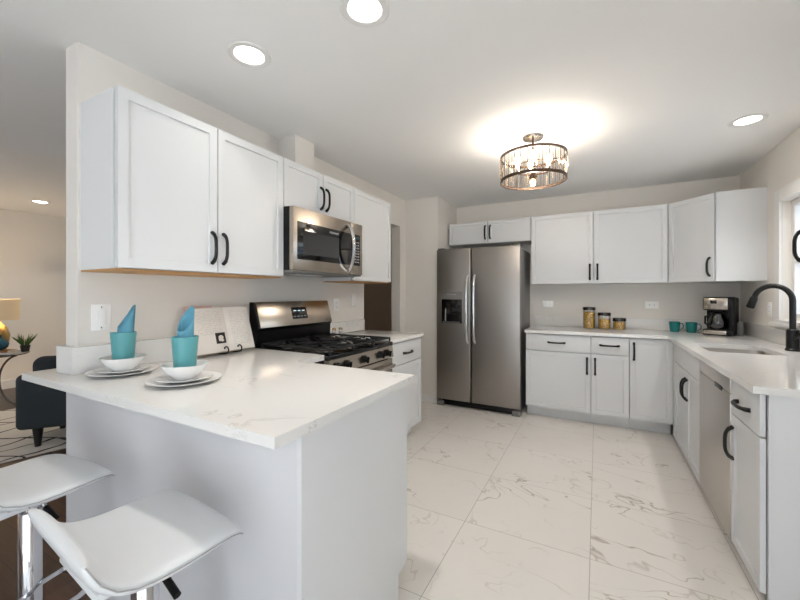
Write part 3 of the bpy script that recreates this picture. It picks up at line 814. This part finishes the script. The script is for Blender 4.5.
def mug(label, loc, rz):
    t = thing('mug', label, 'mug', loc, rz, 'teal mugs by the coffee maker')
    bm = bm_new(); lathe(bm, [(0, 0), (.034, 0), (.038, .004), (.044, .06), (.045, .098), (.041, .098), (.039, .06), (.034, .008), (0, .008)], 28); obj('body', bm, TEALM, t)
    bm = bm_new(); sweep(bm, [(.040, 0, .082), (.062, 0, .084), (.073, 0, .065), (.070, 0, .040), (.055, 0, .024), (.038, 0, .022)], .0055, 8, 1.3, .8, up=(0, 1, 0)); obj('handle', bm, TEALM, t)
    return t
m0 = mug('left teal ceramic mug of the two beside the coffee maker', (2.735, 3.71, ZC+.0005), .1)
dup(m0, (2.865, 3.69, ZC+.0005), -.15, 'teal ceramic mug nearest to the coffee maker')
def jar(label, loc, h, fill):
    t = thing('storage_jar', label, 'jar', loc, 0, 'pasta jars on the back counter')
    r = .060
    bm = bm_new(); lathe(bm, [(0, 0), (r-.004, 0), (r, .005), (r, h-.012), (r-.006, h), (r-.009, h), (r-.003, h-.013), (r-.003, .007), (0, .007)], 32); obj('glass', bm, JARG, t)
    bm = bm_new(); lathe(bm, [(0, .008), (r-.005, .008), (r-.0045, fill), (r-.02, fill+.004), (0, fill+.006)], 28); obj('pasta', bm, PASTA, t)['kind'] = 'stuff'
    bm = bm_new(); lathe(bm, [(r+.002, h-.006), (r+.002, h+.022), (r-.002, h+.026), (0, h+.026), ], 32); obj('lid', bm, LIDM, t)
    return t
jar('tallest clear jar of yellow pasta, nearest the refrigerator', (1.985, 3.68, ZC+.0005), .205, .175)
jar('middle-height clear jar of pasta between the tall and the short jar', (2.128, 3.67, ZC+.0005), .150, .105)
jar('shortest clear jar of pasta, right end of the jar row', (2.265, 3.665, ZC+.0005), .097, .082)
def shaker(label, loc):
    t = thing('spice_shaker', label, 'shaker', loc, 0, 'shakers beside the range')
    bm = bm_new(); lathe(bm, [(0, 0), (.017, 0), (.018, .003), (.016, .045), (0, .045)], 16); obj('body', bm, JARG, t)
    bm = bm_new(); lathe(bm, [(.0, .003), (.014, .003), (.014, .03), (0, .03)], 12); obj('contents', bm, PRINT, t)
    bm = bm_new(); lathe(bm, [(.0175, .0455), (.0175, .058), (.012, .066), (0, .067)], 16); obj('cap', bm, BRASS, t)
shaker('small brass-capped shaker close beside the range backguard', (.075, 1.735, ZL+.0005))
shaker('small brass-capped shaker farther from the range, toward the doorway', (.085, 1.815, ZL+.0005))

# ------------------------------------------------------------------ switches and outlets (local: face to -y)
def plate(name, label, loc, rz, w, h, kind):
    t = thing(name, label, 'switch' if kind == 'switch' else 'outlet', loc, rz)
    bm = bm_new(); box(bm, -w/2, w/2, -.006, -.0005, -h/2, h/2, .002); p = obj('cover_plate', bm, FAB, t)
    if kind == 'switch':
        bm = bm_new(); box(bm, -.017, .017, -.011, -.0062, -.033, .033, .002); obj('rocker', bm, FAB, t)
        for z in (-.048, .048):
            bm = bm_new(); lathe(bm, [(.003, 0), (.003, .001), (0, .0012)], 10); obj('screw', bm, SATIN, t, loc=(0, -.0062, z), rot=(PI/2, 0, 0))
    else:
        for s in (-1, 1):
            v = (0, 0, s*.02) if h > w else (s*.02, 0, 0)
            bm = bm_new(); box(bm, -.015, .015, -.0085, -.0062, -.015, .015, .004)
            r = obj('socket', bm, FAB, t, loc=v)
            for q in (-.005, .005):
                bm = bm_new()
                if h > w: box(bm, q-.001, q+.001, -.0088, -.0083, -.004, .006)
                else: box(bm, -.006, .004, -.0088, -.0083, q-.001, q+.001)
                obj('slot', bm, BLACKP, r, smooth=0)
plate('light_switch', 'white rocker light switch on the left wall below the cabinet', (0, .088, 1.168), LR, .078, .122, 'switch')
plate('wall_outlet', 'white outlet on the left wall just right of the range backguard', (0, 1.862, 1.178), LR, .072, .115, 'outlet')
plate('light_switch', 'white switch plate on the left wall next to the doorway', (0, 2.13, 1.215), LR, .072, .118, 'switch')
plate('wall_outlet', 'white horizontal outlet on the back wall left of the pasta jars', (1.55, YB, 1.158), 0, .118, .074, 'outlet')
plate('wall_outlet', 'white horizontal outlet on the back wall right of the pasta jars', (2.569, YB, 1.161), 0, .118, .074, 'outlet')
plate('wall_outlet', 'white outlet on the right wall between corner and window', (XR, 3.19, 1.155), -PI/2, .072, .115, 'outlet')

# ------------------------------------------------------------------ place settings
PR = [(0, 0), (.075, 0), (.085, .004), (.132, .014), (.134, .017), (.128, .0165), (.085, .008), (0, .006)]
BW = [(0, 0), (.040, 0), (.045, .005), (.070, .030), (.085, .056), (.087, .060), (.083, .059), (.066, .033), (.040, .009), (0, .008)]
def setting(x, y, side):
    z = ZL+.0005
    def one(name, label, cat, prof, zz, m, n=48, k=1.):
        bm = bm_new(); lathe(bm, [(r*k, h) for r, h in prof], n)
        return tag(obj(name, bm, m, loc=(x, y, zz)), label, cat, name.replace('_', ' ')+'s on the peninsula')
    one('dinner_plate', f'large white dinner plate at the bottom of the {side}', 'plate', PR, z, PORC)
    one('salad_plate', f'smaller white plate under the bowl of the {side}', 'plate', PR, z+.0085, PORC, k=.78)
    zb = z+.0085+.0075
    one('bowl', f'shallow white bowl holding the teal tumbler of the {side}', 'bowl', BW, zb, PORC)
    zt = zb+.0095
    bm = bm_new(); lathe(bm, [(0, 0), (.036, 0), (.0375, .004), (.049, .160), (.0465, .160), (.036, .010), (0, .009)], 36)
    tag(obj('tumbler', bm, TEALG, loc=(x, y, zt)), f'frosted teal tumbler in the bowl of the {side}', 'cup', 'teal tumblers on the peninsula')
    return zt
def napkin(x, y, zt, label, rz, slant, lean):
    """rolled cloth: a spiral sheet cut on a slant, its top a pointed tip"""
    bm = bm_new(); n = 56; turns = 1.25; rows = 8; G = []
    for j in range(rows+1):
        row = []
        for i in range(n+1):
            a = 2*PI*turns*i/n; r = .0315-.006*i/n
            top = .182+slant*(.5+.5*math.cos(a))**1.25
            zz = .012+(top-.012)*j/rows
            rr = r*(.80+.20*min(1, j/4))
            row.append(bm.verts.new((rr*math.cos(a)+lean*zz, rr*math.sin(a), zz)))
        G.append(row)
    for j in range(rows):
        for i in range(n): bm.faces.new((G[j][i], G[j][i+1], G[j+1][i+1], G[j+1][i]))
    o = obj('napkin', bm, NAPK, loc=(x, y, zt), rot=(0, 0, rz), smooth=60)
    md = o.modifiers.new('s', 'SOLIDIFY'); md.thickness = .0022; md.offset = 0
    tag(o, label, 'napkin', 'rolled napkins in the tumblers')
S1 = (.176, .100); S2 = (.585, .130)
zt = setting(*S1, 'left place setting by the wall end')
napkin(*S1, zt, 'rolled teal napkin in the left tumbler by the wall end', 1.35, .10, .05)
zt = setting(*S2, 'right place setting by the cookbook')
napkin(*S2, zt, 'rolled teal napkin in the right tumbler by the cookbook', 1.8, .10, .03)

# ------------------------------------------------------------------ cookbook on an easel (local: face to -y, so rz = LR)
BKx, BKy = .104, .692
e = thing('book_easel', 'black wire easel with curled hooks holding the open cookbook', 'stand', (BKx, BKy, ZL+.0005), LR)
lean = .30
for s in (-.045, .045):
    bm = bm_new(); pts = [(s, .045, .004), (s, -.01, .006), (s, -.034, .010)]
    for i in range(9):
        a = -PI/2+PI*1.45*i/8; pts.append((s, -.042-.019*math.cos(a), .030+.019*math.sin(a)))
    sweep(bm, pts, .0042, 8); obj('hook', bm, BLACKM, e)
bm = bm_new(); sweep(bm, [(-.07, .03, .006), (0, .032+.12*lean, .14), (.07, .03, .006)], .0035, 8); obj('back_frame', bm, BLACKM, e)
bm = bm_new(); sweep(bm, [(0, .032+.12*lean, .14), (0, .060, .004)], .0035, 8); obj('rear_leg', bm, BLACKM, e)
t = thing('cookbook', 'open cookbook with printed pages leaning on the black easel beside the range', 'book', (BKx, BKy, ZL+.018), LR)
def page(x0, x1, bulge, h0, h1, nm, m, off):
    bm = bm_new(); N = 10; F = []; B = []
    for i in range(N+1):
        s = i/N; x = x0+(x1-x0)*s; y = -bulge*math.sin(PI*min(1, (s if x0 >= 0 else 1-s)*1.0))**.8
        hh = h0+(h1-h0)*s
        F.append([bm.verts.new((x, y-off, 0)), bm.verts.new((x, y-off, hh))]); B.append([bm.verts.new((x, .002-off*.2, 0)), bm.verts.new((x, .002-off*.2, hh))])
    for i in range(N):
        bm.faces.new((F[i][0], F[i+1][0], F[i+1][1], F[i][1])); bm.faces.new((B[i+1][0], B[i][0], B[i][1], B[i+1][1]))
        bm.faces.new((F[i][1], F[i+1][1], B[i+1][1], B[i][1])); bm.faces.new((F[i+1][0], F[i][0], B[i][0], B[i+1][0]))
    bm.faces.new((F[0][0], F[0][1], B[0][1], B[0][0])); bm.faces.new((F[N][1], F[N][0], B[N][0], B[N][1]))
    return obj(nm, bm, m, t, rot=(-lean, 0, 0), loc=(0, -.016, 0), smooth=60)
PGL = page_mat('printed_page_left', (232, 226, 219), (.10, .245), (-.185, -.03))
PGR = page_mat('printed_page_right', (234, 229, 222), (.03, .245), (.025, .15))
lpg = page(-.215, 0, .012, .262, .268, 'left_pages', PGL, .006)
rpg = page(0, .175, .014, .268, .262, 'right_pages', PGR, .006)
bm = bm_new(); box(bm, -.222, .182, .002, .006, -.004, .272, .001); obj('cover', bm, BOOKA, t, rot=(-lean, 0, 0), loc=(0, -.016, 0))
bm = bm_new(); box(bm, -.228, -.06, .0065, .009, .10, .283); obj('loose_page', bm, PINK, t, rot=(-lean, 0, 0), loc=(0, -.016, 0), smooth=0)
# small printed square picture on the left page
bm = bm_new(); box(bm, -.090, -.028, -.0195, -.0165, .048, .112); pc = obj('printed_picture', bm, mat('ink_black', (36, 34, 34), .7), t, rot=(-lean, 0, 0), loc=(0, -.016, 0), smooth=0)
bm = bm_new()
for cx, cz, rx, rz_ in ((-.058, .083, .017, .014), (-.052, .066, .011, .008), (-.068, .070, .006, .010)):
    bmesh.ops.create_icosphere(bm, subdivisions=2, radius=1, matrix=Matrix.Translation((cx, -.0197, cz)) @ Matrix.Diagonal((rx, .0006, rz_, 1)))
obj('picture_motif', bm, PAPER, pc, smooth=60)

# ------------------------------------------------------------------ bar stools
def stool(label, loc, rz):
    t = thing('bar_stool', label, 'stool', loc, rz, 'white bar stools at the peninsula')
    # seat: saddle shell, local +y to the counter; raised lip at -y, drooping edge at +y
    prof = [(-.168, .090), (-.158, .074), (-.143, .046), (-.120, .022), (-.088, .008), (-.05, .002), (0, .000), (.05, .001), (.09, .001), (.125, -.002), (.150, -.010), (.166, -.022)]
    W = .199; N = 14; rows = []; th = .042
    def cw(s):   # half width along the profile
        return W*(1-.05*abs(2*s-1)**3)
    top = []; bot = []
    tot = len(prof)
    for k, (y, z) in enumerate(prof):
        s = k/(tot-1)
        p0 = Vector(prof[max(k-1, 0)]); p1 = Vector(prof[min(k+1, tot-1)]); d = (p1-p0).normalized(); nrm = Vector((-d.y, d.x))
        if nrm.y < 0: nrm = -nrm
        r1 = []; r2 = []
        tk = th*(1-.45*abs(2*s-1)**2)
        for i in range(N+1):
            u = -1+2*i/N; x = cw(s)*u
            cr = .004*(1-u*u)*1.2
            edge = abs(u)**8*.010
            r1.append((x, y+nrm.x*(cr-edge), z+nrm.y*(cr-edge)))
            r2.append((x*.96, y-nrm.x*tk, z-nrm.y*tk+abs(u)**6*.008))
        top.append(r1); bot.append(r2)
    bm = bm_new()
    TV = [[bm.verts.new(p) for p in r] for r in top]; BV = [[bm.verts.new(p) for p in r] for r in bot]
    for k in range(tot-1):
        for i in range(N):
            bm.faces.new((TV[k][i], TV[k][i+1], TV[k+1][i+1], TV[k+1][i])); bm.faces.new((BV[k][i+1], BV[k][i], BV[k+1][i], BV[k+1][i+1]))
        bm.faces.new((TV[k][0], TV[k+1][0], BV[k+1][0], BV[k][0])); bm.faces.new((TV[k+1][N], TV[k][N], BV[k][N], BV[k+1][N]))
    for i in range(N):
        bm.faces.new((TV[0][i+1], TV[0][i], BV[0][i], BV[0][i+1])); bm.faces.new((TV[-1][i], TV[-1][i+1], BV[-1][i+1], BV[-1][i]))
    st = obj('seat', bm, LEATH, t, loc=(0, 0, .664), smooth=70)
    md = st.modifiers.new('sub', 'SUBSURF'); md.levels = 1; md.render_levels = 2
    for sgn in (-1, 1):
        bm = bm_new(); pts = []
        for k in range(tot):
            T_, B_ = Vector(top[k][0 if sgn < 0 else N]), Vector(bot[k][0 if sgn < 0 else N])
            p = T_.lerp(B_, .30); p.x += sgn*.0005; pts.append(p)
        sweep(bm, pts, .0016, 6); obj('seam', bm, SEAM, st)
    bm = bm_new(); box(bm, -.085, .085, -.085, .085, .602, .629, .008); obj('mounting_plate', bm, CHROME, t)
    bm = bm_new(); lathe(bm, [(.022, .30), (.022, .603)], 24); obj('piston', bm, CHROME, t)
    bm = bm_new(); lathe(bm, [(.031, .025), (.031, .545), (.028, .55)], 28); obj('column', bm, CHROME, t)
    bm = bm_new(); lathe(bm, [(.20, 0), (.20, .006), (.19, .012), (.05, .022), (.034, .05), (.032, .06)], 40); obj('base', bm, CHROME, t)
    # foot ring: a D-shaped loop towards the sitter
    bm = bm_new(); pts = [(-.03, .0, .27)]
    for i in range(13):
        a = PI-PI*i/12; pts.append((.115*math.cos(a), .02+.15*math.sin(a)*1.0, .26))
    pts.append((.03, .0, .27)); sweep(bm, pts, .0095, 10); obj('footrest', bm, CHROME, t, rot=(0, 0, -1.0))
    qbox('seat_pan', LEATH, t, -.187, .06, -.125, .125, .575, .600, .010)
    bm = bm_new(); sweep(bm, [(.05, .0, .599), (.09, 0, .590), (.105, .0, .583)], .006, 8); lv = obj('lever', bm, CHROME, t)
    bm = bm_new(); sweep(bm, [(.105, .0, .583), (.165, .0, .563)], .009, 10); obj('grip', bm, BLACKP, lv)
    return t
s0 = stool('white leatherette bar stool nearest the peninsula end, its chrome height lever showing', (1.018, -.242, 0), -.085)
dup(s0, (.372, -.270, 0), .07, 'white leatherette bar stool by the wall end, cut by the left picture edge')

# ------------------------------------------------------------------ ceiling lights
def downlight(label, x, y, power, color=(1, .96, .9)):
    t = thing('recessed_downlight', label, 'ceiling light', (x, y, CH), 0, 'recessed ceiling downlights')
    bm = bm_new(); lathe(bm, [(.098, -.0005), (.098, -.004), (.094, -.007), (.070, -.005), (.066, -.0005)], 40, cap=False); obj('trim_ring', bm, TRIM, t)
    bm = bm_new(); lathe(bm, [(0, -.002), (.0655, -.002), (.0655, -.0005), (0, -.0005)], 40, cap=False); obj('diffuser', bm, LEDD, t)
    l = disc_light('downlight_lamp', (0, 0, -.012), .06, power, color); l.parent = t
downlight('recessed ceiling downlight above the left wall cabinets', .602, .43, .5)
downlight('recessed ceiling downlight at the top edge of the picture, over the peninsula', 1.243, .452, 2)
downlight('recessed ceiling downlight above the right counter near the window', 2.93, 2.42, 2)
downlight('recessed ceiling downlight over the dark armchair in the living room', -4.0, 1.14, 4, (1, .88, .72))

# ------------------------------------------------------------------ drum chandelier
CX, CY = 1.652, 2.02
t = thing('ceiling_light', 'round bronze drum ceiling light with glass rods and glowing bulbs', 'ceiling light', (CX, CY, CH))
Z = lambda z: z-CH
bm = bm_new(); lathe(bm, [(0, -.0005), (.074, -.0005), (.074, -.012), (.066, -.022), (.018, -.026), (0, -.026)], 32); obj('canopy', bm, SATIN, t)
bm = bm_new(); sweep(bm, [(0, 0, -.02), (0, 0, Z(2.12))], .008, 10); obj('stem', bm, BRONZE, t)
RC = .224; ZT, ZB = 2.268, 2.098
def hoop(z, hgt, nm):
    bm = bm_new(); lathe(bm, [(RC-.004, z-hgt/2), (RC+.004, z-hgt/2), (RC+.004, z+hgt/2), (RC-.004, z+hgt/2), (RC-.004, z-hgt/2)], 64, cap=False); return obj(nm, bm, BRONZE, t)
hoop(Z(ZT), .016, 'upper_hoop'); hoop(Z(ZB), .020, 'lower_hoop')
bm = bm_new()
for k in range(3):
    a = k*2*PI/3+.5; sweep(bm, [(0, 0, Z(2.245)), (RC*math.cos(a), RC*math.sin(a), Z(2.262))], .004, 6)
obj('spider', bm, BRONZE, t)
NRD = 30
proto = None
for k in range(NRD):
    a = 2*PI*k/NRD
    if proto is None:
        bm = bm_new(); sweep(bm, [(0, 0, Z(ZB+.008)), (0, 0, Z(ZT-.006))], .0070, 8); proto = obj('glass_rod', bm, CRYST, t, loc=(RC*math.cos(a), RC*math.sin(a), 0)); c = proto
    else:
        c = proto.copy(); COL.objects.link(c); c.parent = t; c.location = (RC*math.cos(a), RC*math.sin(a), 0)
bproto = None
for k in range(NRD):
    a = 2*PI*(k+.5)/NRD
    if bproto is None:
        bm = bm_new(); sweep(bm, [(0, 0, Z(ZB+.008)), (0, 0, Z(ZT-.006))], .0026, 5); bproto = obj('bronze_rod', bm, BRONZE, t, loc=(RC*math.cos(a), RC*math.sin(a), 0))
    else:
        c = bproto.copy(); COL.objects.link(c); c.parent = t; c.location = (RC*math.cos(a), RC*math.sin(a), 0)
bm = bm_new(); lathe(bm, [(0, Z(2.105)), (.022, Z(2.105)), (.028, Z(2.12)), (.022, Z(2.15)), (0, Z(2.15))], 20); hub = obj('hub', bm, BRONZE, t)
for k in range(4):
    a = k*PI/2+.25; ca, sa = math.cos(a), math.sin(a)
    bm = bm_new(); sweep(bm, [(0, 0, Z(2.135)), (.10*ca, .10*sa, Z(2.15)), (.105*ca, .105*sa, Z(2.165))], .006, 8); ar = obj('arm', bm, BRONZE, t)
    bm = bm_new(); lathe(bm, [(.013, 0), (.013, .03)], 14); obj('socket', bm, SATIN, ar, loc=(.105*ca, .105*sa, Z(2.163)))
    bm = bm_new(); lathe(bm, [(0, .0), (.011, .002), (.013, .02), (.024, .045), (.026, .06), (.019, .078), (0, .087)], 18); obj('bulb', bm, BULB, ar, loc=(.105*ca, .105*sa, Z(2.193)))
    l = point('bulb_lamp', (.105*ca*1.0, .105*sa*1.0, Z(2.235)), .03, 5.8, (1, .93, .84)); l.parent = t
bm = bm_new(); lathe(bm, [(0, 0), (.011, .002), (.016, .012), (.020, .03), (.014, .042), (0, .047)], 16); obj('bulb', bm, BULB, hub, loc=(0, 0, Z(2.058)))
l = point('bulb_lamp', (0, 0, Z(2.03)), .03, 4, (1, .93, .84)); l.parent = t

# ------------------------------------------------------------------ living room
bm = bm_new(); box(bm, -1.80, 0, -1.3, 1.3, .0005, .012, .003)
o = obj('area_rug', bm, RUG); tag(o, 'cream area rug with dark crossing lines under the armchair', 'rug')
o.location = (-1.86, .40, 0); o.rotation_euler = (0, 0, -.20)
# armchair: local x along the visible arm, y away
ang = math.atan2(.234, .193)
t = thing('armchair', 'dark charcoal velvet armchair on tapered black legs in the living room', 'armchair', (-2.080, .368, .012), ang)
bm = bm_new(); box(bm, 0, .80, 0, .16, .15, .605, .045, 4); obj('arm', bm, VELV, t, smooth=60)
bm = bm_new(); box(bm, .62, .82, .10, .56, .14, .68, .06, 4); obj('backrest', bm, VELV, t, smooth=60)
bm = bm_new(); box(bm, -.07, .82, .40, .56, .14, .69, .075, 5); obj('backrest', bm, VELV, t, smooth=60)
bm = bm_new(); box(bm, .02, .64, .15, .45, .14, .34, .03, 3); obj('seat_base', bm, VELV, t, smooth=60)
bm = bm_new(); box(bm, .01, .62, .165, .44, .335, .47, .045, 4); obj('seat_cushion', bm, VELV, t, smooth=60)
for x, y in ((.13, .06), (.68, .06), (.13, .50), (.68, .50)):
    bm = bm_new(); lathe(bm, [(.020, 0), (.036, .15), (0, .151)], 16); obj('leg', bm, LEGW, t, loc=(x, y, 0))
# side table with crescent legs
TX, TY, TZ = -4.10, .70, .595
t = thing('side_table', 'round smoked-glass side table with curved crescent metal legs', 'table', (TX, TY, .0005))
bm = bm_new(); lathe(bm, [(0, TZ-.022), (.36, TZ-.022), (.365, TZ-.017), (.36, TZ-.012), (0, TZ-.012)], 48); obj('table_top', bm, SMOKE, t)
for k in range(3):
    a0 = (.55, 2.6, 4.7)[k]
    bm = bm_new(); pts = []
    for i in range(17):
        s = i/16; ph = -1.35+2.7*s
        r = .36-.24*math.cos(ph)+.03; z = (TZ-.028)*(.5+.5*math.sin(ph)/math.sin(1.35))
        pts.append((r*math.cos(a0), r*math.sin(a0), z+.006))
    sweep(bm, pts, .009, 8, 1.3, .7); obj('leg', bm, mat('dark_steel', (90, 84, 78), .3, .9) if k == 0 else LEGW, t)
zt = TZ+.0005
t = thing('table_lamp', 'table lamp with linen drum shade glowing on the side table', 'lamp', (-4.14, .82, zt))
bm = bm_new(); lathe(bm, [(0, 0), (.075, 0), (.08, .01), (.06, .02), (.085, .11), (.095, .20), (.06, .30), (.02, .34), (.012, .36), (.012, .42), (0, .42)], 24); obj('base', bm, GOLD, t)
bm = bm_new(); lathe(bm, [(.175, .375), (.175, .62), (.172, .62), (.172, .375), (.175, .375)], 40, cap=False); obj('lamp_shade', bm, SHADE, t)
bm = bm_new(); lathe(bm, [(0, .42), (.014, .42), (.03, .46), (.03, .49), (0, .52)], 16); obj('bulb', bm, mat('lamp_bulb_glow', (255, 230, 190), .4, emit=(255, 200, 130), estr=10), t)
l = point('lamp_bulb', (0, 0, .50), .04, 9, (1, .78, .5)); l.parent = t
z = zt
bm = bm_new(); box(bm, -.11, .11, -.08, .08, 0, .022, .002); t = thing('book', 'lower pale book under the teal vase on the side table', 'book', (-3.88, .77, z), .9, 'books on the side table')
obj('cover', bm, BOOKW, t); bm = bm_new(); box(bm, -.105, .112, -.077, .077, .004, .018); obj('pages', bm, PAPER, t, smooth=0)
bm = bm_new(); box(bm, -.10, .10, -.07, .07, 0, .026, .002); t = thing('book', 'upper brown book under the teal vase on the side table', 'book', (-3.88, .77, z+.0225), .75, 'books on the side table')
obj('cover', bm, BOOKB, t); bm = bm_new(); box(bm, -.096, .102, -.067, .067, .004, .022); obj('pages', bm, PAPER, t, smooth=0)
bm = bm_new(); lathe(bm, [(0, 0), (.04, 0), (.075, .03), (.085, .065), (.07, .10), (.03, .13), (.024, .16), (.032, .172), (.026, .172), (.018, .15), (0, .14)], 28)
tag(obj('vase', bm, TEALV, loc=(-3.88, .75, z+.049)), 'dark teal round vase standing on the stacked books', 'vase')
t = thing('potted_plant', 'small spiky green plant in a dark pot on the side table', 'plant', (-3.90, .975, z))
bm = bm_new(); lathe(bm, [(0, 0), (.034, 0), (.046, .075), (.042, .075), (.040, .066), (0, .066)], 20); obj('pot', bm, POT, t)
bm = bm_new()
for k in range(54):
    a = random.uniform(0, 2*PI); sp_ = random.uniform(.05, .8); L_ = random.uniform(.09, .17)
    p0 = Vector((.02*math.cos(a), .02*math.sin(a), .064)); d1 = Vector((math.cos(a)*sp_, math.sin(a)*sp_, 1)).normalized()
    sweep(bm, [p0, p0+d1*L_*.5, p0+d1*L_+Vector((math.cos(a), math.sin(a), -.2))*.012*sp_], [.004, .0055, .0006], 4, 1.6, .4)
obj('leaves', bm, LEAF, t)
